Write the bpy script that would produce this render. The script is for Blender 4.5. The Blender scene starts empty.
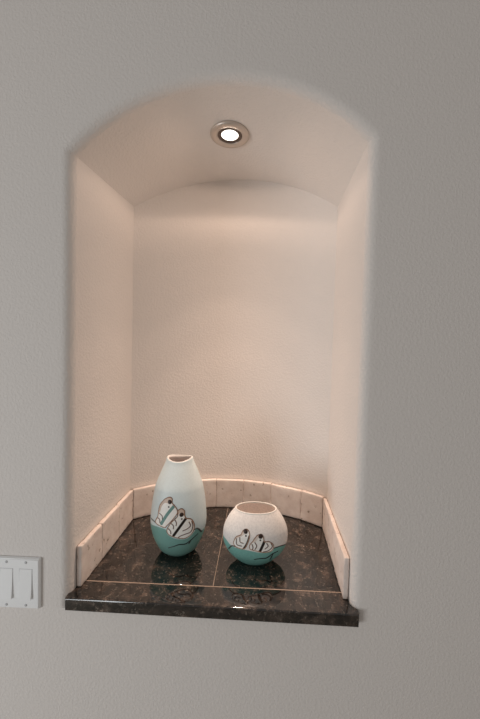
import bpy, bmesh, math, random
from mathutils import Vector, Matrix, noise
random.seed(7)
C = bpy.context.scene.collection
SZ = 1.05                      # height of the shelf top above the floor

# ------------------------------------------------------------------ helpers
def lin(r, g, b):
    f = lambda c: (c/255/12.92) if c/255 <= .04045 else ((c/255+.055)/1.055)**2.4
    return (f(r), f(g), f(b), 1)

def link(name, verts, faces, material, parent=None, loc=(0, 0, 0), smooth=True, attr=None):
    me = bpy.data.meshes.new(name)
    me.from_pydata([tuple(v) for v in verts], [], [tuple(f) for f in faces])
    me.validate()
    bm = bmesh.new(); bm.from_mesh(me)
    bmesh.ops.recalc_face_normals(bm, faces=bm.faces[:])
    bm.to_mesh(me); bm.free()
    if smooth is not None:
        for p in me.polygons: p.use_smooth = smooth
    if attr is not None:
        a = me.color_attributes.new('glaze', 'FLOAT_COLOR', 'POINT')
        for i, c in enumerate(attr): a.data[i].color = (c[0], c[1], c[2], 1)
    o = bpy.data.objects.new(name, me); C.objects.link(o)
    me.materials.append(material)
    o.location = loc
    if parent: o.parent = parent
    return o

def link_bm(name, bm, material, parent=None, loc=(0, 0, 0), smooth=False):
    bmesh.ops.recalc_face_normals(bm, faces=bm.faces[:])
    me = bpy.data.meshes.new(name); bm.to_mesh(me); bm.free()
    for p in me.polygons: p.use_smooth = smooth
    o = bpy.data.objects.new(name, me); C.objects.link(o)
    me.materials.append(material); o.location = loc
    if parent: o.parent = parent
    return o

def empty(name, loc):
    o = bpy.data.objects.new(name, None); C.objects.link(o)
    o.empty_display_size = .05; o.location = loc
    return o

def tag(o, label, cat, group=None):
    o['label'] = label; o['category'] = cat
    if group: o['group'] = group
    return o

def structure(o):
    o['kind'] = 'structure'; return o

def sharp(o, deg=40):
    me = o.data
    for p in me.polygons: p.use_smooth = True
    me.set_sharp_from_angle(angle=math.radians(deg))
    return o

# ---------------------------------------------------------------- materials
def mat(name, color=(.8, .8, .8, 1), rough=.5, ior=1.45, metal=0, spec=.5):
    m = bpy.data.materials.new(name); m.use_nodes = True
    b = m.node_tree.nodes['Principled BSDF']
    b.inputs['Base Color'].default_value = color
    b.inputs['Roughness'].default_value = rough
    b.inputs['IOR'].default_value = ior
    b.inputs['Metallic'].default_value = metal
    b.inputs['Specular IOR Level'].default_value = spec
    return m, m.node_tree.nodes, m.node_tree.links, b

def nz(N, L, scale, detail=2, rough=.5, coord='Object'):
    t = N.new('ShaderNodeTexCoord'); n = N.new('ShaderNodeTexNoise')
    n.inputs['Scale'].default_value = scale; n.inputs['Detail'].default_value = detail
    n.inputs['Roughness'].default_value = rough
    L.new(t.outputs[coord], n.inputs['Vector']); return n

def ramp(N, L, src, stops):
    r = N.new('ShaderNodeValToRGB'); e = r.color_ramp.elements
    while len(e) < len(stops): e.new(.5)
    for k, (p, c) in enumerate(stops): e[k].position = p; e[k].color = c
    L.new(src, r.inputs['Fac']); return r

def bump(N, L, b, src, dist, strength=1.0, prev=None):
    n = N.new('ShaderNodeBump'); n.inputs['Distance'].default_value = dist
    n.inputs['Strength'].default_value = strength
    L.new(src, n.inputs['Height'])
    if prev: L.new(prev.outputs['Normal'], n.inputs['Normal'])
    L.new(n.outputs['Normal'], b.inputs['Normal']); return n

def m_plaster():
    m, N, L, b = mat('painted_plaster', PAINT, .75, spec=.25)
    n1 = nz(N, L, 170, 2, .5); n2 = nz(N, L, 400, 1, .5)
    r1 = ramp(N, L, n1.outputs['Fac'], [(.42, (0, 0, 0, 1)), (.62, (1, 1, 1, 1))])
    p = bump(N, L, b, r1.outputs['Color'], .0008, .42)
    bump(N, L, b, n2.outputs['Fac'], .0008, .45, p)
    return m

def m_granite():
    m, N, L, b = mat('polished_brown_granite', (.02, .015, .012, 1), .05, 1.85)
    n1 = nz(N, L, 42, 4, .62); n2 = nz(N, L, 150, 3, .6); n3 = nz(N, L, 16, 2, .5)
    c1 = ramp(N, L, n1.outputs['Fac'], [(.40, (.004, .004, .004, 1)), (.52, (.023, .018, .015, 1)), (.63, (.064, .047, .039, 1)), (.76, (.12, .10, .085, 1))])
    c2 = ramp(N, L, n2.outputs['Fac'], [(.58, (0, 0, 0, 1)), (.70, (.13, .115, .10, 1))])
    c3 = ramp(N, L, n3.outputs['Fac'], [(.35, (.6, .6, .6, 1)), (.65, (1.25, 1.2, 1.15, 1))])
    a = N.new('ShaderNodeMix'); a.data_type = 'RGBA'; a.blend_type = 'ADD'; a.inputs['Factor'].default_value = 1
    L.new(c1.outputs['Color'], a.inputs['A']); L.new(c2.outputs['Color'], a.inputs['B'])
    k = N.new('ShaderNodeMix'); k.data_type = 'RGBA'; k.blend_type = 'MULTIPLY'; k.inputs['Factor'].default_value = 1
    L.new(a.outputs['Result'], k.inputs['A']); L.new(c3.outputs['Color'], k.inputs['B'])
    L.new(k.outputs['Result'], b.inputs['Base Color'])
    return m

def m_travertine():
    m, N, L, b = mat('tumbled_travertine', (.5, .4, .32, 1), .7, spec=.3)
    n1 = nz(N, L, 28, 4, .6); n2 = nz(N, L, 120, 3, .6); n3 = nz(N, L, 70, 2, .5)
    c = ramp(N, L, n1.outputs['Fac'], [(.3, (.70, .60, .545, 1)), (.5, (.80, .705, .65, 1)), (.7, (.86, .78, .73, 1))])
    pits = ramp(N, L, n3.outputs['Fac'], [(.27, (.55, .5, .45, 1)), (.34, (1, 1, 1, 1))])
    k = N.new('ShaderNodeMix'); k.data_type = 'RGBA'; k.blend_type = 'MULTIPLY'; k.inputs['Factor'].default_value = 1
    L.new(c.outputs['Color'], k.inputs['A']); L.new(pits.outputs['Color'], k.inputs['B'])
    L.new(k.outputs['Result'], b.inputs['Base Color'])
    p = bump(N, L, b, pits.outputs['Color'], .0012, .6)
    bump(N, L, b, n2.outputs['Fac'], .0008, .5, p)
    return m

def m_glaze(name, rough, grain):
    m, N, L, b = mat(name, (.8, .8, .8, 1), rough, spec=.35)
    a = N.new('ShaderNodeAttribute'); a.attribute_name = 'glaze'
    n = nz(N, L, 210, 2, .6)
    c = ramp(N, L, n.outputs['Fac'], [(.3, (1-grain, 1-grain, 1-grain, 1)), (.62, (1, 1, 1, 1))])
    k = N.new('ShaderNodeMix'); k.data_type = 'RGBA'; k.blend_type = 'MULTIPLY'; k.inputs['Factor'].default_value = 1
    L.new(a.outputs['Color'], k.inputs['A']); L.new(c.outputs['Color'], k.inputs['B'])
    L.new(k.outputs['Result'], b.inputs['Base Color'])
    bump(N, L, b, n.outputs['Fac'], .0004, .35)
    return m

PAINT = (.805, .762, .726, 1)
M_WALL = m_plaster()
M_GRANITE = m_granite()
M_TRAV = m_travertine()
M_GROUT, N_, L_, B_ = mat('tan_grout', lin(160, 145, 133), .85, spec=.2)
g_ = nz(N_, L_, 400, 2); bump(N_, L_, B_, g_.outputs['Fac'], .0005, .4)
M_PLASTIC, N_, L_, B_ = mat('white_switch_plastic', (.94, .95, .955, 1), .35)
g_ = nz(N_, L_, 900, 1); bump(N_, L_, B_, g_.outputs['Fac'], .0001, .1)
M_SCREW, N_, L_, B_ = mat('painted_screw', (.55, .56, .57, 1), .4)
M_GAP, *_ = mat('switch_gap_shade_grey', (.66, .67, .68, 1), .6)  # grey painted in for the shade of the gap round each rocker
M_TRIM, N_, L_, B_ = mat('satin_nickel_trim', (.60, .53, .47, 1), .38, metal=.55)
g_ = nz(N_, L_, 300, 1); bump(N_, L_, B_, g_.outputs['Fac'], .0002, .15)
M_BAFFLE, *_ = mat('dark_baffle', (.16, .12, .10, 1), .45, metal=.4)
M_CAN, *_ = mat('reflector_can', (.55, .5, .45, 1), .3, metal=.8)
M_LENS, N_, L_, B_ = mat('lit_lamp_lens', (1, 1, 1, 1), .2)
B_.inputs['Emission Color'].default_value = (1, .93, .82, 1); B_.inputs['Emission Strength'].default_value = 3.5
M_GLAZE_T = m_glaze('pale_blue_matte_glaze', .42, .05)
M_GLAZE_R = m_glaze('speckled_white_matte_glaze', .5, .14)
M_RELIEF = m_glaze('painted_bird_glaze', .4, .05)
M_DARK, *_ = mat('dark_brown_glaze', lin(46, 32, 26), .35)
M_LIP, *_ = mat('white_lip_glaze', (.80, .79, .75, 1), .4)
M_BRANCH, *_ = mat('black_branch_glaze', lin(38, 44, 40), .4)
M_FLOOR, N_, L_, B_ = mat('beige_carpet', (.42, .38, .33, 1), .95, spec=.1)
g_ = nz(N_, L_, 300, 2); bump(N_, L_, B_, g_.outputs['Fac'], .004, .6)

PROF_L = [(0.0, 0.03366), (0.00296, 0.03762), (0.01182, 0.04851), (0.02463, 0.05643), (0.0394, 0.06336), (0.05319, 0.06831), (0.07387, 0.07326), (0.09358, 0.07445), (0.1182, 0.07276), (0.14775, 0.0693), (0.17238, 0.06484), (0.18616, 0.06158), (0.20685, 0.05346), (0.22951, 0.04356), (0.24428, 0.03712), (0.25413, 0.03396)]
PROF_R = [(0.0, 0.03593), (0.00293, 0.04092), (0.00975, 0.0504), (0.01852, 0.06038), (0.02925, 0.07036), (0.04192, 0.07784), (0.05362, 0.08234), (0.0663, 0.08433), (0.078, 0.08413), (0.0897, 0.08234), (0.1014, 0.07834), (0.1131, 0.07285), (0.1248, 0.06537), (0.13357, 0.05838), (0.13845, 0.05439)]
ART = {
 'L_water': [(-0.0635, 0.0868),(-0.0442, 0.092),(-0.0183, 0.0912),(-0.011, 0.0778),(0.0096, 0.0674),(0.0353, 0.0645),(0.0514, 0.0778),(0.0561, 0.0848),(0.0663, 0.0718),(0.0704, 0.0708)],
 'L_waterline_r': [(0.0523, 0.0841),(0.0572, 0.0849),(0.0624, 0.0789),(0.0668, 0.067)],
 'L_waterline_l': [(-0.0656, 0.1009),(-0.0557, 0.1017),(-0.0469, 0.1007)],
 'L_branch': [(-0.0124, 0.0377),(0.0034, 0.0447),(0.0171, 0.0497),(0.0316, 0.0491),(0.0427, 0.0561),(0.0519, 0.063),(0.0599, 0.0684)],
 'L_twig': [(0.0436, 0.0557),(0.0382, 0.0463)],
 'L_b1': [(-0.0494, 0.1047),(-0.0425, 0.1194),(-0.0408, 0.1332),(-0.0376, 0.1483),(-0.0303, 0.1592),(-0.0215, 0.1681),(-0.0097, 0.1729),(-0.0023, 0.1689),(-0.0014, 0.1591),(0.0045, 0.1528),(0.011, 0.1442),(0.0132, 0.1335),(0.0038, 0.1187),(-0.013, 0.0996),(-0.0183, 0.094),(-0.0338, 0.0955),(-0.0449, 0.098)],
 'L_b1_head': [(-0.0408, 0.1332),(-0.0376, 0.1483),(-0.0303, 0.1592),(-0.0215, 0.1681),(-0.0097, 0.1729),(-0.0023, 0.1689),(-0.0014, 0.1591),(-0.0103, 0.1559),(-0.0214, 0.1561),(-0.0304, 0.1462),(-0.0348, 0.1317)],
 'L_b1_stripe': [(0.0013, 0.1495),(-0.0143, 0.129),(-0.0293, 0.1035)],
 'L_b1_stripeedge': [(0.0046, 0.1508),(-0.0073, 0.1331),(-0.0224, 0.1042)],
 'L_b1_f1': [(-0.0362, 0.128),(-0.0279, 0.1234),(-0.0267, 0.1153)],
 'L_b1_f2': [(-0.0423, 0.116),(-0.0346, 0.1133),(-0.0334, 0.1052)],
 'L_b1_eye': [(-0.0092, 0.1599)],
 'L_b1_dot': [(-0.0112, 0.1476)],
 'L_b2': [(0.0112, 0.1402),(0.0208, 0.1454),(0.0294, 0.1387),(0.0305, 0.1285),(0.034, 0.1203),(0.044, 0.1163),(0.0509, 0.1065),(0.0537, 0.0916),(0.0484, 0.0753),(0.0322, 0.0653),(0.0103, 0.069),(-0.0103, 0.0779),(-0.0154, 0.0909),(-0.0052, 0.1098),(0.007, 0.122),(0.0111, 0.1286)],
 'L_b2_head': [(0.0112, 0.1402),(0.0208, 0.1454),(0.0294, 0.1387),(0.0305, 0.1285),(0.0249, 0.126),(0.0188, 0.1332),(0.0117, 0.1286),(0.007, 0.1227)],
 'L_b2_stripe': [(0.0322, 0.1183),(0.02, 0.1012),(0.0037, 0.0771)],
 'L_b2_wing': [(0.0458, 0.1083),(0.0483, 0.0966),(0.0442, 0.0824),(0.0309, 0.0785),(0.0203, 0.0753),(0.0137, 0.0704)],
 'L_b2_f1': [(0.0048, 0.1187),(0.0098, 0.1102),(0.0094, 0.1028)],
 'L_b2_f2': [(-0.0038, 0.1082),(0.0026, 0.1027),(0.0029, 0.095)],
 'L_b2_f3': [(-0.0118, 0.0957),(-0.0046, 0.0893),(-0.0032, 0.0815)],
 'L_b2_f4': [(0.0397, 0.1083),(0.0431, 0.0982),(0.0361, 0.092),(0.0261, 0.0884)],
 'L_b2_eye': [(0.0215, 0.129)],
 'L_b2_dot': [(0.0226, 0.1182)],
 'R_water': [(-0.0874, 0.0695),(-0.0736, 0.0674),(-0.06, 0.059),(-0.0445, 0.0567),(-0.0149, 0.0562),(0.0223, 0.0502),(0.0429, 0.052),(0.0502, 0.0596),(0.0681, 0.0588),(0.0827, 0.0503)],
 'R_waterline_r': [(0.0494, 0.0598),(0.0659, 0.06),(0.0812, 0.054)],
 'R_waterline_l': [(-0.0662, 0.0432),(-0.0586, 0.0569),(-0.0489, 0.0598),(-0.0423, 0.0583)],
 'R_branch': [(-0.0, 0.0302),(0.0165, 0.0335),(0.031, 0.0339),(0.0453, 0.0441),(0.0591, 0.0474)],
 'R_twig': [(0.0466, 0.0437),(0.0389, 0.0234)],
 'R_b1': [(-0.0533, 0.0642),(-0.0527, 0.0761),(-0.0462, 0.0872),(-0.0361, 0.093),(-0.0311, 0.1028),(-0.0217, 0.1085),(-0.0139, 0.1039),(-0.011, 0.0919),(-0.0154, 0.0748),(-0.0241, 0.058),(-0.0423, 0.0574)],
 'R_b1_head': [(-0.0527, 0.0761),(-0.0462, 0.0872),(-0.0361, 0.093),(-0.0311, 0.1028),(-0.0217, 0.1085),(-0.0148, 0.1049),(-0.0205, 0.1007),(-0.0305, 0.0906),(-0.0409, 0.0834)],
 'R_b1_stripe': [(-0.0126, 0.091),(-0.0174, 0.0745),(-0.0266, 0.0575)],
 'R_b1_f1': [(-0.0367, 0.0855),(-0.0355, 0.0757),(-0.0278, 0.0738)],
 'R_b1_f2': [(-0.0451, 0.0808),(-0.0438, 0.0673),(-0.0318, 0.0659)],
 'R_b1_eye': [(-0.023, 0.1018)],
 'R_b1_dot': [(-0.0218, 0.0919)],
 'R_b2': [(-0.0117, 0.0597),(-0.0132, 0.0709),(-0.0065, 0.0805),(-0.0002, 0.09),(0.0066, 0.0969),(0.0176, 0.0979),(0.0228, 0.0909),(0.0255, 0.0813),(0.0359, 0.0803),(0.0465, 0.072),(0.0485, 0.0615),(0.0409, 0.0515),(0.0223, 0.0506),(0.0037, 0.0553)],
 'R_b2_head': [(-0.0065, 0.0805),(-0.0002, 0.09),(0.0066, 0.0969),(0.0176, 0.0979),(0.0228, 0.0917),(0.0161, 0.0934),(0.0081, 0.0874),(0.001, 0.0781)],
 'R_b2_stripe': [(0.0247, 0.0818),(0.0197, 0.0697),(0.0132, 0.0544)],
 'R_b2_wing': [(0.0402, 0.0748),(0.0434, 0.0649),(0.0345, 0.0564),(0.0222, 0.0541)],
 'R_b2_f1': [(0.001, 0.0781),(0.0054, 0.0699),(0.0015, 0.0611)],
 'R_b2_f2': [(-0.0062, 0.0735),(-0.0035, 0.0653),(-0.0059, 0.0584)],
 'R_b2_f3': [(0.0298, 0.0753),(0.0333, 0.0682),(0.0261, 0.0619)],
 'R_b2_eye': [(0.0145, 0.0927)],
 'R_b2_dot': [(0.014, 0.0838)],
}
# ------------------------------------------------------------ niche geometry
H = .31            # half width between the niche side walls
RB = .02           # bullnose radius of the plaster corner
D = .301           # depth of the straight side walls
SAG = .1042        # extra depth of the curved back wall at its middle
TH = .0284         # thickness of the shelf edge
HFL, HFR, HBL, HBR, RF, RBK = .9570, .9940, .9744, .9859, 1.1085, 1.1149
RISE = .137; RA = (H*H + RISE*RISE)/(2*RISE)
RP = (H*H + SAG*SAG)/(2*SAG)                     # plan radius of the back wall

def y_back(x): return D + (math.sqrt(max(RP*RP - x*x, 0)) - (RP - SAG))
def z_arch(x, s):
    zl = HFL + (HBL - HFL)*s; zr = HFR + (HBR - HFR)*s
    rise = (RF + (RBK - RF)*s) - (zl + zr)/2
    u = (math.sqrt(max(RA*RA - x*x, 0)) - (RA - RISE))/RISE
    return zl + (zr - zl)*(x + H)/(2*H) + rise*u

O = (0, 0, SZ)
NX = 96
# vault
xs = [-H*math.cos(math.pi*i/NX) for i in range(NX+1)]
LX, LY, LR = -.003, .172, .041                   # centre and radius of the hole for the lamp
gx = [-H + 2*H*i/124 for i in range(125)]
NS = 76
vv = []; vf = []
for x in gx:
    for j in range(NS+1):
        s = j/NS; vv.append((x, RB + (y_back(x) - RB)*s, z_arch(x, s)))
for i in range(124):
    for j in range(NS):
        q = [i*(NS+1)+j, (i+1)*(NS+1)+j, (i+1)*(NS+1)+j+1, i*(NS+1)+j+1]
        cx = sum(vv[k][0] for k in q)/4; cy = sum(vv[k][1] for k in q)/4
        if math.hypot(cx-LX, cy-LY) > LR: vf.append(q)
structure(link('ceiling', vv, vf, M_WALL, loc=O))
# side walls of the niche
for nm, sx in (('wall_left', -1), ('wall_right', 1)):
    v = []; f = []
    for j in range(21):
        s = j/20; y = RB + (D - RB)*s; top = z_arch(sx*H, s)
        for k in range(41): v.append((sx*H, y, -TH + (top + TH)*k/40))
    for j in range(20):
        for k in range(40): a = j*41+k; f.append((a, a+41, a+42, a+1))
    structure(link(nm, v, f, M_WALL, loc=O))
# curved back wall of the niche
v = []; f = []
for x in xs:
    top = z_arch(x, 1)
    for k in range(61): v.append((x, y_back(x), -TH + (top + TH)*k/60))
for i in range(NX):
    for k in range(60): a = i*61+k; f.append((a, a+61, a+62, a+1))
structure(link('wall_back', v, f, M_WALL, loc=O))
# front wall with the arched opening and its rounded plaster corner
out = []
for k in range(31): out.append((-H, -TH + (z_arch(-H, 0)+TH)*k/31))
for x in xs: out.append((x, z_arch(x, 0)))
for k in range(1, 32): out.append((H, z_arch(H, 0) - (z_arch(H, 0)+TH)*k/31))
n = len(out); nor = []
for i in range(n):
    a = Vector(out[max(i-1, 0)]); b = Vector(out[min(i+1, n-1)]); t = (b-a).normalized()
    nor.append(Vector((-t.y, t.x)))
v = []; f = []; NB = 8
for i in range(n):
    p = Vector(out[i])
    for j in range(NB+1):
        a = math.pi/2*j/NB
        q = p + nor[i]*RB*(1-math.cos(a)); v.append((q.x, RB*(1-math.sin(a)), q.y))
    q = Vector((v[-1][0], v[-1][2]))
    d = Vector((q.x, q.y+TH)); X1, Z1 = 2.2, 1.39
    k = min(X1/abs(d.x) if abs(d.x) > 1e-6 else 1e9, (Z1+TH)/d.y if d.y > 1e-6 else 1e9)
    for t in (.02, .08, .25, 1):
        w = q + d*(k-1)*t; v.append((w.x, 0, w.y))
W_ = NB+5
for i in range(n-1):
    for j in range(W_-1): a = i*W_+j; f.append((a, a+1, a+W_+1, a+W_))
k0 = len(v)
v += [(-2.2, 0, -TH), (2.2, 0, -TH), (2.2, 0, -SZ), (-2.2, 0, -SZ)]
f.append((k0, k0+1, k0+2, k0+3))
structure(link('wall_front', v, f, M_WALL, loc=O))
v = [(-2.2, -3, 0), (2.2, -3, 0), (2.2, 0, 0), (-2.2, 0, 0)]
structure(link('floor', v, [(0, 1, 2, 3)], M_FLOOR))

# ------------------------------------------------------------- granite shelf
shelf = tag(empty('granite_shelf', O), 'polished brown granite shelf with thin tan grout lines lining the niche bottom', 'shelf')
EL, ER, OV, OV2 = .0052, .0131, .0078, .0140
YG = .0445; GW = .0015                            # front grout line and half its width
def xg(y): return .0011 - .0265*(y - .0457)       # the middle grout line runs a little askew
def slab(name, outline, z0, z1, m, bev, parent, front=False):
    bm = bmesh.new()
    vs = [bm.verts.new((x, y, z0)) for x, y in outline]
    fc = bm.faces.new(vs)
    r = bmesh.ops.extrude_face_region(bm, geom=[fc])
    for e in r['geom']:
        if isinstance(e, bmesh.types.BMVert): e.co.z = z1
    if bev:
        es = [e for e in bm.edges if all(abs(q.co.z - z1) < 1e-6 for q in e.verts)]
        if front: es = [e for e in bm.edges if all(q.co.y < .0 for q in e.verts)]
        bmesh.ops.bevel(bm, geom=es, offset=bev, segments=4, profile=.5, affect='EDGES')
    return sharp(link_bm(name, bm, m, parent), 50)
G = .0006
def nose(e, sx):                                   # the slab end follows the rounded plaster corner
    pts = []
    a0 = math.acos(max(-1, min(1, (RB - e)/RB)))
    for j in range(9):
        a = a0*(1 - j/8); x = H + RB - RB*math.cos(a) - G; y = RB - RB*math.sin(a) - 0
        pts.append((sx*x, y))
    return pts
left = nose(EL, -1); right = nose(ER, 1)
ol = [(-H-EL, -OV), (H+ER, -OV2)] + right + [(H-G, YG-GW), (-H+G, YG-GW)] + left[::-1]
slab('front_edge', ol, -TH, 0, M_GRANITE, .0035, shelf, True)
def backpts(xa, xb, n=30): return [(xa+(xb-xa)*i/n, y_back(xa+(xb-xa)*i/n) - G) for i in range(n+1)]
xe = H - .002
slab('shelf_tile', [(-H+G, YG+GW), (xg(YG)-GW*.5, YG+GW)] + backpts(xg(.4)-GW*.5, -xe), -TH, 0, M_GRANITE, .0008, shelf)
slab('shelf_tile', [(xg(YG)+GW*.5, YG+GW), (H-G, YG+GW)] + backpts(xe, xg(.4)+GW*.5), -TH, 0, M_GRANITE, .0008, shelf)
slab('grout', [(-H+G, YG-GW), (H-G, YG-GW), (H-G, YG+GW), (xg(YG)+GW*.5, YG+GW), (xg(.4)+GW*.5, y_back(0)-G), (xg(.4)-GW*.5, y_back(0)-G), (xg(YG)-GW*.5, YG+GW), (-H+G, YG+GW)], -TH*.9, -.0004, M_GROUT, 0, shelf)

# ---------------------------------------------------------- stone backsplash
splash = tag(empty('tile_backsplash', O), 'low border of tumbled beige stone tiles running around the niche above the shelf', 'backsplash')
HB = .0947; T = .0115; Z0 = .0012
def tile_into(V, F, p0, p1, seed, gap=.0011, ht=HB):
    """one tumbled tile standing on the shelf from p0 to p1 (its wall side), worn edges"""
    p0 = Vector(p0); p1 = Vector(p1); d = (p1-p0); Ln = d.length; d.normalize()
    nn = Vector((d.y, -d.x))                       # towards the niche
    rnd = random.Random(seed)
    th = T + rnd.uniform(-.0010, .0010); h = ht + rnd.uniform(-.0010, .0010)
    bm = bmesh.new(); bmesh.ops.create_cube(bm, size=1)
    for q in bm.verts: q.co = Vector((q.co.x*(Ln-2*gap), q.co.y*th, q.co.z*h))
    bmesh.ops.bevel(bm, geom=bm.edges[:], offset=.0022, segments=3, profile=.5, affect='EDGES')
    bmesh.ops.subdivide_edges(bm, edges=[e for e in bm.edges if e.calc_length() > .03], cuts=14, use_grid_fill=True)
    off = Vector((rnd.uniform(0, 50), rnd.uniform(0, 50), 0))
    base = len(V); bm.verts.ensure_lookup_table()
    for q in bm.verts:
        c = q.co.copy()
        ex = min((Ln/2-gap) - abs(c.x), h/2 - abs(c.z))          # distance to the edge of the face
        w = noise.noise(Vector((c.x, c.z, c.y))*45 + off)*.0007
        if ex < .006:
            w2 = noise.noise(Vector((c.x, c.z, 0))*110 + off)
            w -= max(0, w2-.05)*.0035*(1-ex/.006)
        c.y += w*(1 if c.y > 0 else -1)
        if ex < .003:
            k = noise.noise(Vector((c.x*90, c.z*90, 7))+off)*.0010
            if c.z < h/2 - .003 or True:
                if abs(c.x) > Ln/2-gap-.003: c.x += k*.8
                if c.z > h/2 - .003: c.z += k*.6
        P = (p0+p1)/2 + d*c.x + nn*(th/2 + c.y)
        V.append((P.x, P.y, Z0 + h/2 + c.z))
    for fc in bm.faces: F.append([base+q.index for q in fc.verts])
    bm.free()
EPS = .0008
YS = .0227
def run(pts, seed):
    V = []; F = []
    for i in range(len(pts)-1): tile_into(V, F, pts[i], pts[i+1], seed+i)
    return V, F
yl = [YS + (D - .006 - YS)*i/3 for i in range(4)]
def tiles(pts, seed):
    V, F = run(pts, seed)
    o = link('tile_row', V, F, M_TRAV, splash); sharp(o, 60)
tiles([(-H+EPS+.0012, y) for y in yl], 11)
tiles([(H-EPS-.0008, y) for y in yl][::-1], 31)
bx = [-.3037, -.243, -.147, -.0515, .0435, .140, .2395, .3037]
tiles([(x, y_back(x) - .0022) for x in bx], 21)
# thin grout behind and between the tiles
V = []; F = []
path = [(-H+EPS, YS+.003, 1, 0), (-H+EPS, D-.004, 1, 0)] + [(x, y_back(x)-.0012, -x/RP, -1) for x in [-.300+.6*i/40 for i in range(41)]] + [(H-EPS, D-.004, -1, 0), (H-EPS, YS+.003, -1, 0)]
for x, y, a, b in path:
    m_ = math.hypot(a, b); a /= m_; b /= m_; q = .0062
    V += [(x, y, .0008), (x+a*q, y+b*q, .0008), (x+a*q, y+b*q, HB-.002), (x, y, HB-.0008)]
for i in range(len(path)-1):
    for j in range(4): F.append((4*i+j, 4*i+(j+1) % 4, 4*i+4+(j+1) % 4, 4*i+4+j))
F += [(0, 1, 2, 3), tuple(len(V)-4+j for j in range(4))]
link('grout', V, F, M_GROUT, splash, smooth=False)

# ---------------------------------------------------------------- downlight
LZ = z_arch(LX, .45)
light = tag(empty('recessed_downlight', (LX, LY, SZ+LZ)), 'small round recessed ceiling light, lit, in the niche vault', 'ceiling light')
light.rotation_euler = (math.radians(1.0), math.radians(-2.0), 0)
def lathe(prof, n=64, close=False):
    V = []; F = []
    for i in range(n):
        a = 2*math.pi*i/n
        for r, z in prof: V.append((r*math.cos(a), r*math.sin(a), z))
    m_ = len(prof)
    for i in range(n):
        for j in range(m_ if close else m_-1):
            F.append((i*m_+j, ((i+1) % n)*m_+j, ((i+1) % n)*m_+(j+1) % m_, i*m_+(j+1) % m_))
    return V, F
V, F = lathe([(.0500, .0005), (.0512, -.0030), (.0505, -.0058), (.0480, -.0078), (.0440, -.0088), (.0400, -.0086), (.0370, -.0076), (.0345, -.0066), (.0325, -.0062), (.0318, -.0045), (.0318, .0005)], close=True)
link('trim_ring', V, F, M_TRIM, light)
V, F = lathe([(.0316, -.0050), (.0300, -.0056), (.0285, -.0050), (.0262, -.0022), (.0240, -.0018), (.0228, -.0046), (.0222, -.0046), (.0222, .004), (.0316, .004)], close=True)
link('baffle', V, F, M_BAFFLE, light)
V, F = lathe([(.0335, .0008), (.0335, .045), (.028, .052), (.0005, .052), (.0005, .0505), (.027, .0505), (.0320, .044), (.0320, .0008)], close=True)
link('housing', V, F, M_CAN, light)
V, F = lathe([(.0002, -.0062), (.008, -.0060), (.015, -.0054), (.0195, -.0046), (.0220, -.0034), (.0220, .002), (.0002, .002)])
link('lamp_lens', V, F, M_LENS, light)

# ------------------------------------------------------------- light switch
PW, PH, PD = .1075, .1155, .0065
plate_c = (-.424, 0, SZ+.0275)
sw = tag(empty('light_switch', plate_c), 'white two-gang rocker light switch plate on the wall left of the niche', 'light switch')
bm = bmesh.new(); bmesh.ops.create_cube(bm, size=1)
for q in bm.verts:
    s = 1.0 if q.co.y > 0 else .94
    q.co = Vector((q.co.x*(PW if q.co.y > 0 else PW-.006), -.0003-PD*(.5-q.co.y), q.co.z*(PH if q.co.y > 0 else PH-.006)))
bmesh.ops.bevel(bm, geom=bm.edges[:], offset=.0012, segments=3, affect='EDGES')
sharp(link_bm('switch_plate', bm, M_PLASTIC, sw), 35)
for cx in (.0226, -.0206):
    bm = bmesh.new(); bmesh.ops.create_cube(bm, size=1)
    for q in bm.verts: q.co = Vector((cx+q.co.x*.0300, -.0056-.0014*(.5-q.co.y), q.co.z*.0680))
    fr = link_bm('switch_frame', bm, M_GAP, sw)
    bm = bmesh.new()
    prof = [(-.0330, -.0100), (-.0326, -.0108), (0, -.0082), (.0330, -.0074), (.0332, -.0060), (-.0330, -.0060)]
    a = [bm.verts.new((cx-.0140, y, z)) for z, y in prof]; b = [bm.verts.new((cx+.0140, y, z)) for z, y in prof]
    bm.faces.new(a); bm.faces.new(b[::-1])
    for i in range(6): bm.faces.new((a[i], a[(i+1) % 6], b[(i+1) % 6], b[i]))
    bmesh.ops.bevel(bm, geom=[e for e in bm.edges if abs((e.verts[0].co-e.verts[1].co).x) < 1e-6], offset=.0006, segments=2, affect='EDGES')
    sharp(link_bm('rocker', bm, M_PLASTIC, sw), 25)
    for sz in (1, -1):
        V, F = lathe([(.0001, -.0012), (.0018, -.0011), (.0030, -.0004), (.0031, .0004)], 20)
        V = [(cx+x, -.0068+z*.9, sz*.0480+y) for x, y, z in V]
        link('screw', V, F, M_SCREW, sw)

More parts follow.
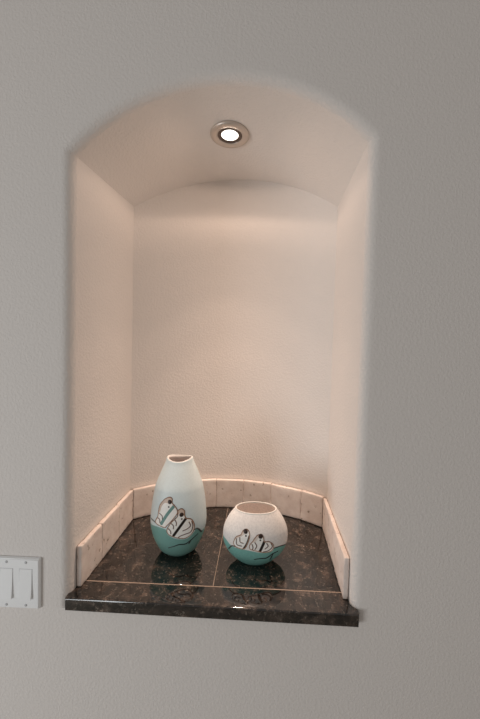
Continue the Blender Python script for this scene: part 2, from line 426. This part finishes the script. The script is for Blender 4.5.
# -------------------------------------------------------------------- vases
def seg_d(px, pz, pts):
    best = 9
    for (ax, az), (bx_, bz) in zip(pts, pts[1:]):
        dx, dz = bx_-ax, bz-az; l = dx*dx+dz*dz
        t = 0 if l == 0 else max(0, min(1, ((px-ax)*dx+(pz-az)*dz)/l))
        best = min(best, math.hypot(px-ax-t*dx, pz-az-t*dz))
    return best
def inside(px, pz, poly):
    c = False; j = len(poly)-1
    for i in range(len(poly)):
        (xi, zi), (xj, zj) = poly[i], poly[j]
        if (zi > pz) != (zj > pz) and px < (xj-xi)*(pz-zi)/(zj-zi)+xi: c = not c
        j = i
    return c
def cr(pts, n=6, closed=False):                    # Catmull-Rom smoothing of a painted outline
    P = list(pts)
    if closed: P = [P[-1]] + P + P[:2]
    else: P = [P[0]] + P + [P[-1]]
    o = []
    for i in range(1, len(P)-2):
        for k in range(n):
            t = k/n
            o.append(tuple(.5*((2*P[i][a]) + (-P[i-1][a]+P[i+1][a])*t + (2*P[i-1][a]-5*P[i][a]+4*P[i+1][a]-P[i+2][a])*t*t + (-P[i-1][a]+3*P[i][a]-3*P[i+1][a]+P[i+2][a])*t**3) for a in (0, 1)))
    if not closed: o.append(P[-2])
    return o
def interp(P, x):
    if x <= P[0][0]: return P[0][1]
    for (a, b), (c, d) in zip(P, P[1:]):
        if x <= c: return b+(d-b)*(x-a)/(c-a) if c > a else d
    return P[-1][1]
def mixc(a, b, t): return tuple(a[i]*(1-t)+b[i]*t for i in range(3))
def sstep(e0, e1, x):
    t = max(0, min(1, (x-e0)/(e1-e0))); return t*t*(3-2*t)

def rad_fn(prof):
    zs = [p[0] for p in prof]
    fine = cr([(z, r) for z, r in prof], 8)
    return lambda z: interp(fine, z)

def make_vase(key, loc, prof, k, saddle, white, teal, lipw, mat_body, label, group):
    root = tag(empty('ceramic_vase', (loc[0], loc[1], SZ+.0002)), label, 'vase', group)
    R = rad_fn(prof); Hh = prof[-1][0]
    water = sorted(cr(ART[key+'_water'], 6)); lines = [cr(ART[key+'_waterline_r'], 6), cr(ART[key+'_waterline_l'], 6)]
    dark = lin(52, 50, 44)[:3]
    def zoff(x, y, z, r):
        if saddle == 0 or r < 1e-6: return 0
        c2 = (x*x - (y/k)**2)/(r*r); t = max(0, (z/Hh-.6)/.4)
        return saddle*c2*t*t
    NA, NZ_ = 420, 170
    V = []; A_ = []; F = []
    zs = [Hh*(j/NZ_) for j in range(NZ_+1)]
    rows = []
    rows.append((0.0005, 0, 0)); rows.append((prof[0][1]*.8, 0, 0))
    for z in zs: rows.append((R(z), z, 0))
    zi = [Hh-.0005-(Hh-.012)*(j/40) for j in range(41)]
    for z in zi: rows.append((max(.004, R(max(z, .004))-.0042), z, 1))
    rows.append((.0005, .0105, 1))
    zl, zr = water[0][1], water[-1][1]
    for r, z, inner in rows:
        for i in range(NA):
            a = 2*math.pi*i/NA; x = r*math.cos(a); y = k*r*math.sin(a)
            V.append((x, y, z+zoff(x, y, z, r)))
            c = white if not inner else (.93, .88, .85)
            if not inner:
                if y < 0: zb = interp(water, x)
                else:
                    t = (x - water[0][0])/(water[-1][0]-water[0][0]); t = max(0, min(1, t))
                    zb = zl+(zr-zl)*t + .006*math.sin(t*9)
                c = mixc(teal, white, sstep(zb-.0012, zb+.0012, z))
                if y < 0:
                    dd = min(seg_d(x, z, l) for l in lines) if z < .16 else 9
                    c = mixc(dark, c, sstep(.0009, .0022, dd))
            A_.append(c)
    m_ = len(rows)
    for j in range(m_-1):
        for i in range(NA):
            i2 = (i+1) % NA
            F.append((j*NA+i, j*NA+i2, (j+1)*NA+i2, (j+1)*NA+i))
    link('body', V, F, mat_body, root, attr=A_)
    # rounded lip
    V = []; F = []; n1, n2 = 128, 12
    rl = R(Hh)-.0021
    for i in range(n1):
        a = 2*math.pi*i/n1
        for j in range(n2):
            b = 2*math.pi*j/n2; r = rl+lipw*math.cos(b); x = r*math.cos(a); y = k*r*math.sin(a)
            V.append((x, y, Hh-.0002+lipw*.9*math.sin(b)+zoff(x, y, Hh, r)))
    for i in range(n1):
        for j in range(n2):
            F.append((i*n2+j, ((i+1) % n1)*n2+j, ((i+1) % n1)*n2+(j+1) % n2, i*n2+(j+1) % n2))
    link('lip', V, F, M_LIP, root)
    # surface point in front of (x, z), lifted by h
    def surf(x, z, h):
        r = R(z); q = max(r*r-x*x, 1e-8); y = -k*math.sqrt(q)
        e = 1e-3; dr = (R(z+e)-R(z-e))/(2*e)
        nrm = Vector((x, y/(k*k), -r*dr)).normalized()
        return Vector((x, y, z+zoff(x, y, z, r))) + nrm*h
    # raised, painted birds
    cream = lin(252, 249, 243)[:3]; tan = lin(190, 152, 124)[:3]; line = lin(84, 54, 42)[:3]; blk = lin(40, 32, 28)[:3]
    for b in ('b1', 'b2'):
        K = key+'_'+b
        poly = cr(ART[K], 5, True); ring = poly+[poly[0]]
        head = cr(ART[K+'_head'], 5, True)
        stripe = cr(ART[K+'_stripe'], 5); fl = [cr(ART[q], 5) for q in ART if q.startswith(K+'_f')]
        wing = cr(ART[K+'_wing'], 5) if K+'_wing' in ART else None
        scol = teal if (key == 'L' and b == 'b1') else blk
        if scol is teal: scol = mixc(teal, blk, .25)
        dot = ART[K+'_dot'][0]; eye = ART[K+'_eye'][0]
        st = .0006
        x0 = min(p[0] for p in poly)-st; x1 = max(p[0] for p in poly)+st; z0 = min(p[1] for p in poly)-st; z1 = max(p[1] for p in poly)+st
        nx = int((x1-x0)/st)+1; nz_ = int((z1-z0)/st)+1
        ins = {}
        for i in range(nx+1):
            for j in range(nz_+1): ins[i, j] = inside(x0+i*st, z0+j*st, poly)
        idx = {}; V = []; A_ = []; F = []
        lw = .0014 if key == 'R' else .0017
        def vid(i, j):
            if (i, j) in idx: return idx[i, j]
            x = x0+i*st; z = z0+j*st
            inn = all(ins.get((i+a, j+c), False) for a in (-1, 0, 1) for c in (-1, 0, 1))
            d = seg_d(x, z, ring); c = cream
            if inside(x, z, head): c = mixc(tan, cream, .35 if key == 'L' else .6)
            ds = seg_d(x, z, stripe); sw_ = .0038 if scol is not blk else .0034
            c = mixc(scol, c, sstep(sw_-.0006, sw_+.0006, ds))
            df = min([seg_d(x, z, q) for q in fl] + ([seg_d(x, z, wing)] if wing else []))
            c = mixc(line, c, sstep(.0008, .0016, df))
            c = mixc(tan, c, sstep(lw+.0010, lw+.0018, d))
            c = mixc(line, c, sstep(lw-.0004, lw+.0004, d))
            c = mixc(blk, c, sstep(.0017, .0024, math.hypot(x-dot[0], z-dot[1])))
            hgt = -.0003 if not inn else .0007 + .0005*(1-sstep(.0010, .0022, min(d, df)))
            idx[i, j] = len(V); V.append(surf(x, z, hgt)); A_.append(c)
            return idx[i, j]
        for i in range(nx):
            for j in range(nz_):
                if inside(x0+(i+.5)*st, z0+(j+.5)*st, poly):
                    F.append((vid(i, j), vid(i+1, j), vid(i+1, j+1), vid(i, j+1)))
        bird = link('bird_relief', V, F, M_RELIEF, root, attr=A_)
        V = []; F = []; ne = 20
        er = .0056 if key == 'L' else .0058
        for rr, hh in ((1, .0004), (.85, .0014), (.5, .0020), (.05, .0022)):
            for i in range(ne):
                a = 2*math.pi*i/ne; V.append(surf(eye[0]+er*rr*math.cos(a), eye[1]+er*rr*math.sin(a), hh))
        for q in range(3):
            for i in range(ne): F.append((q*ne+i, q*ne+(i+1) % ne, q*ne+ne+(i+1) % ne, q*ne+ne+i))
        F.append(tuple(3*ne+i for i in range(ne)))
        link('eye', V, F, M_DARK, bird)
    # raised dark twig on the teal part
    V = []; F = []
    for nm in ('_branch', '_twig'):
        pts = cr(ART[key+nm], 8); b0 = len(V)
        for i, (x, z) in enumerate(pts):
            xa, za = pts[max(i-1, 0)]; xb, zb = pts[min(i+1, len(pts)-1)]
            a = surf(xa, za, .0003); b = surf(xb, zb, .0003); t = (b-a).normalized()
            c = surf(x, z, .0003); nn = (surf(x, z, .002)-c).normalized(); s = t.cross(nn)
            w = .0016*(1-.35*abs(2*i/(len(pts)-1)-1))
            for q in range(8):
                g = 2*math.pi*q/8; V.append(c+s*w*math.cos(g)+nn*w*.8*math.sin(g))
        for i in range(len(pts)-1):
            for q in range(8): F.append((b0+i*8+q, b0+i*8+(q+1) % 8, b0+i*8+8+(q+1) % 8, b0+i*8+8+q))
        F.append(tuple(b0+q for q in range(8))); F.append(tuple(b0+(len(pts)-1)*8+q for q in range(8)))
    link('branch', V, F, M_BRANCH, root)
    return root

TEAL_L = (.20, .40, .36); TEAL_R = (.215, .48, .43)
make_vase('L', (-.1150, .164), PROF_L, .78, .0028, (.72, .82, .83), TEAL_L, .0017, M_GLAZE_T,
          'tall teardrop ceramic vase, pale blue over teal, painted with two birds', 'painted ceramic vases in the niche')
make_vase('R', (.0940, .139), PROF_R, .57, 0, (.90, .865, .83), TEAL_R, .0027, M_GLAZE_R,
          'short round ceramic vase, speckled white over teal, with a wide oval mouth', 'painted ceramic vases in the niche')

# ------------------------------------------------------------------- lights
BEAM = ((89, .02), (82, .04), (76, .05), (72, .06), (67.5, .085), (63.5, .175), (58, .18), (48, .165), (40, .235), (33, .37), (25, .86), (19, 1.85), (14, 3.7), (9, 3.2), (0, 2.9))   # degrees off the axis, relative intensity
def lamp(kind, name, loc, energy, color, aim=None, **kw):
    l = bpy.data.lights.new(name, kind); l.energy = energy; l.color = color
    for a, b in kw.items(): setattr(l, a, b)
    o = bpy.data.objects.new(name, l); C.objects.link(o); o.location = loc
    if aim is not None: o.rotation_euler = (Vector(aim)-Vector(loc)).to_track_quat('-Z', 'Y').to_euler()
    return o
sp = lamp('SPOT', 'downlight_beam', (LX, LY, SZ+LZ-.0120), 3.8*math.pi, (1, .735, .575), (LX, LY, SZ), spot_size=math.radians(179), spot_blend=.05, shadow_soft_size=.018)
# photometric curve of a small reflector lamp: a strong centre beam and a weak wide spill
sp.data.use_nodes = True
N_ = sp.data.node_tree.nodes; L_ = sp.data.node_tree.links
em = next(n for n in N_ if n.type == 'EMISSION')
tc = N_.new('ShaderNodeTexCoord'); sx = N_.new('ShaderNodeSeparateXYZ'); L_.new(tc.outputs['Normal'], sx.inputs['Vector'])
ab = N_.new('ShaderNodeMath'); ab.operation = 'ABSOLUTE'; L_.new(sx.outputs['Z'], ab.inputs[0])
mr = N_.new('ShaderNodeMapRange'); L_.new(ab.outputs[0], mr.inputs['Value'])
mr.inputs['From Min'].default_value = 0; mr.inputs['From Max'].default_value = 1
gv = lambda q: (q, q, q, 1)
rp = ramp(N_, L_, mr.outputs[0], [(math.cos(math.radians(d)), gv(q)) for d, q in BEAM])
L_.new(rp.outputs['Color'], em.inputs['Strength'])
lamp('AREA', 'window_daylight', (-2.3, -1.9, SZ-.25), 29, (.93, .97, 1), (0, 0, SZ+.4), shape='RECTANGLE', size=1.3, size_y=1.3)
w = bpy.data.worlds.new('room_air'); bpy.context.scene.world = w; w.use_nodes = True
w.node_tree.nodes['Background'].inputs['Color'].default_value = (1, .94, .885, 1)
w.node_tree.nodes['Background'].inputs['Strength'].default_value = .262

# ------------------------------------------------------------------- camera
f_px, yaw, pitch, roll = 308.489948, .022768, .037433, .028873
fw = Vector((-math.sin(yaw)*math.cos(pitch), math.cos(yaw)*math.cos(pitch), -math.sin(pitch)))
r0 = fw.cross(Vector((0, 0, 1))).normalized(); u0 = r0.cross(fw)
r_ = math.cos(roll)*r0 + math.sin(roll)*u0; u_ = -math.sin(roll)*r0 + math.cos(roll)*u0
cam = bpy.data.cameras.new('camera'); co = bpy.data.objects.new('camera', cam); C.objects.link(co)
co.matrix_world = Matrix(((r_.x, u_.x, -fw.x, .11176), (r_.y, u_.y, -fw.y, -.650246), (r_.z, u_.z, -fw.z, .566758+SZ), (0, 0, 0, 1)))
cam.sensor_fit = 'VERTICAL'; cam.sensor_height = 24; cam.lens = 24*f_px/719
cam.shift_x = -20.341422/719; cam.shift_y = -4.029168/719; cam.clip_start = .02
sc = bpy.context.scene; sc.camera = co
sc.view_settings.view_transform = 'Standard'; sc.view_settings.look = 'None'
sc.view_settings.gamma = 1; sc.view_settings.use_curve_mapping = False; sc.view_settings.exposure = 0
sc.cycles.diffuse_bounces = 12; sc.cycles.max_bounces = 16
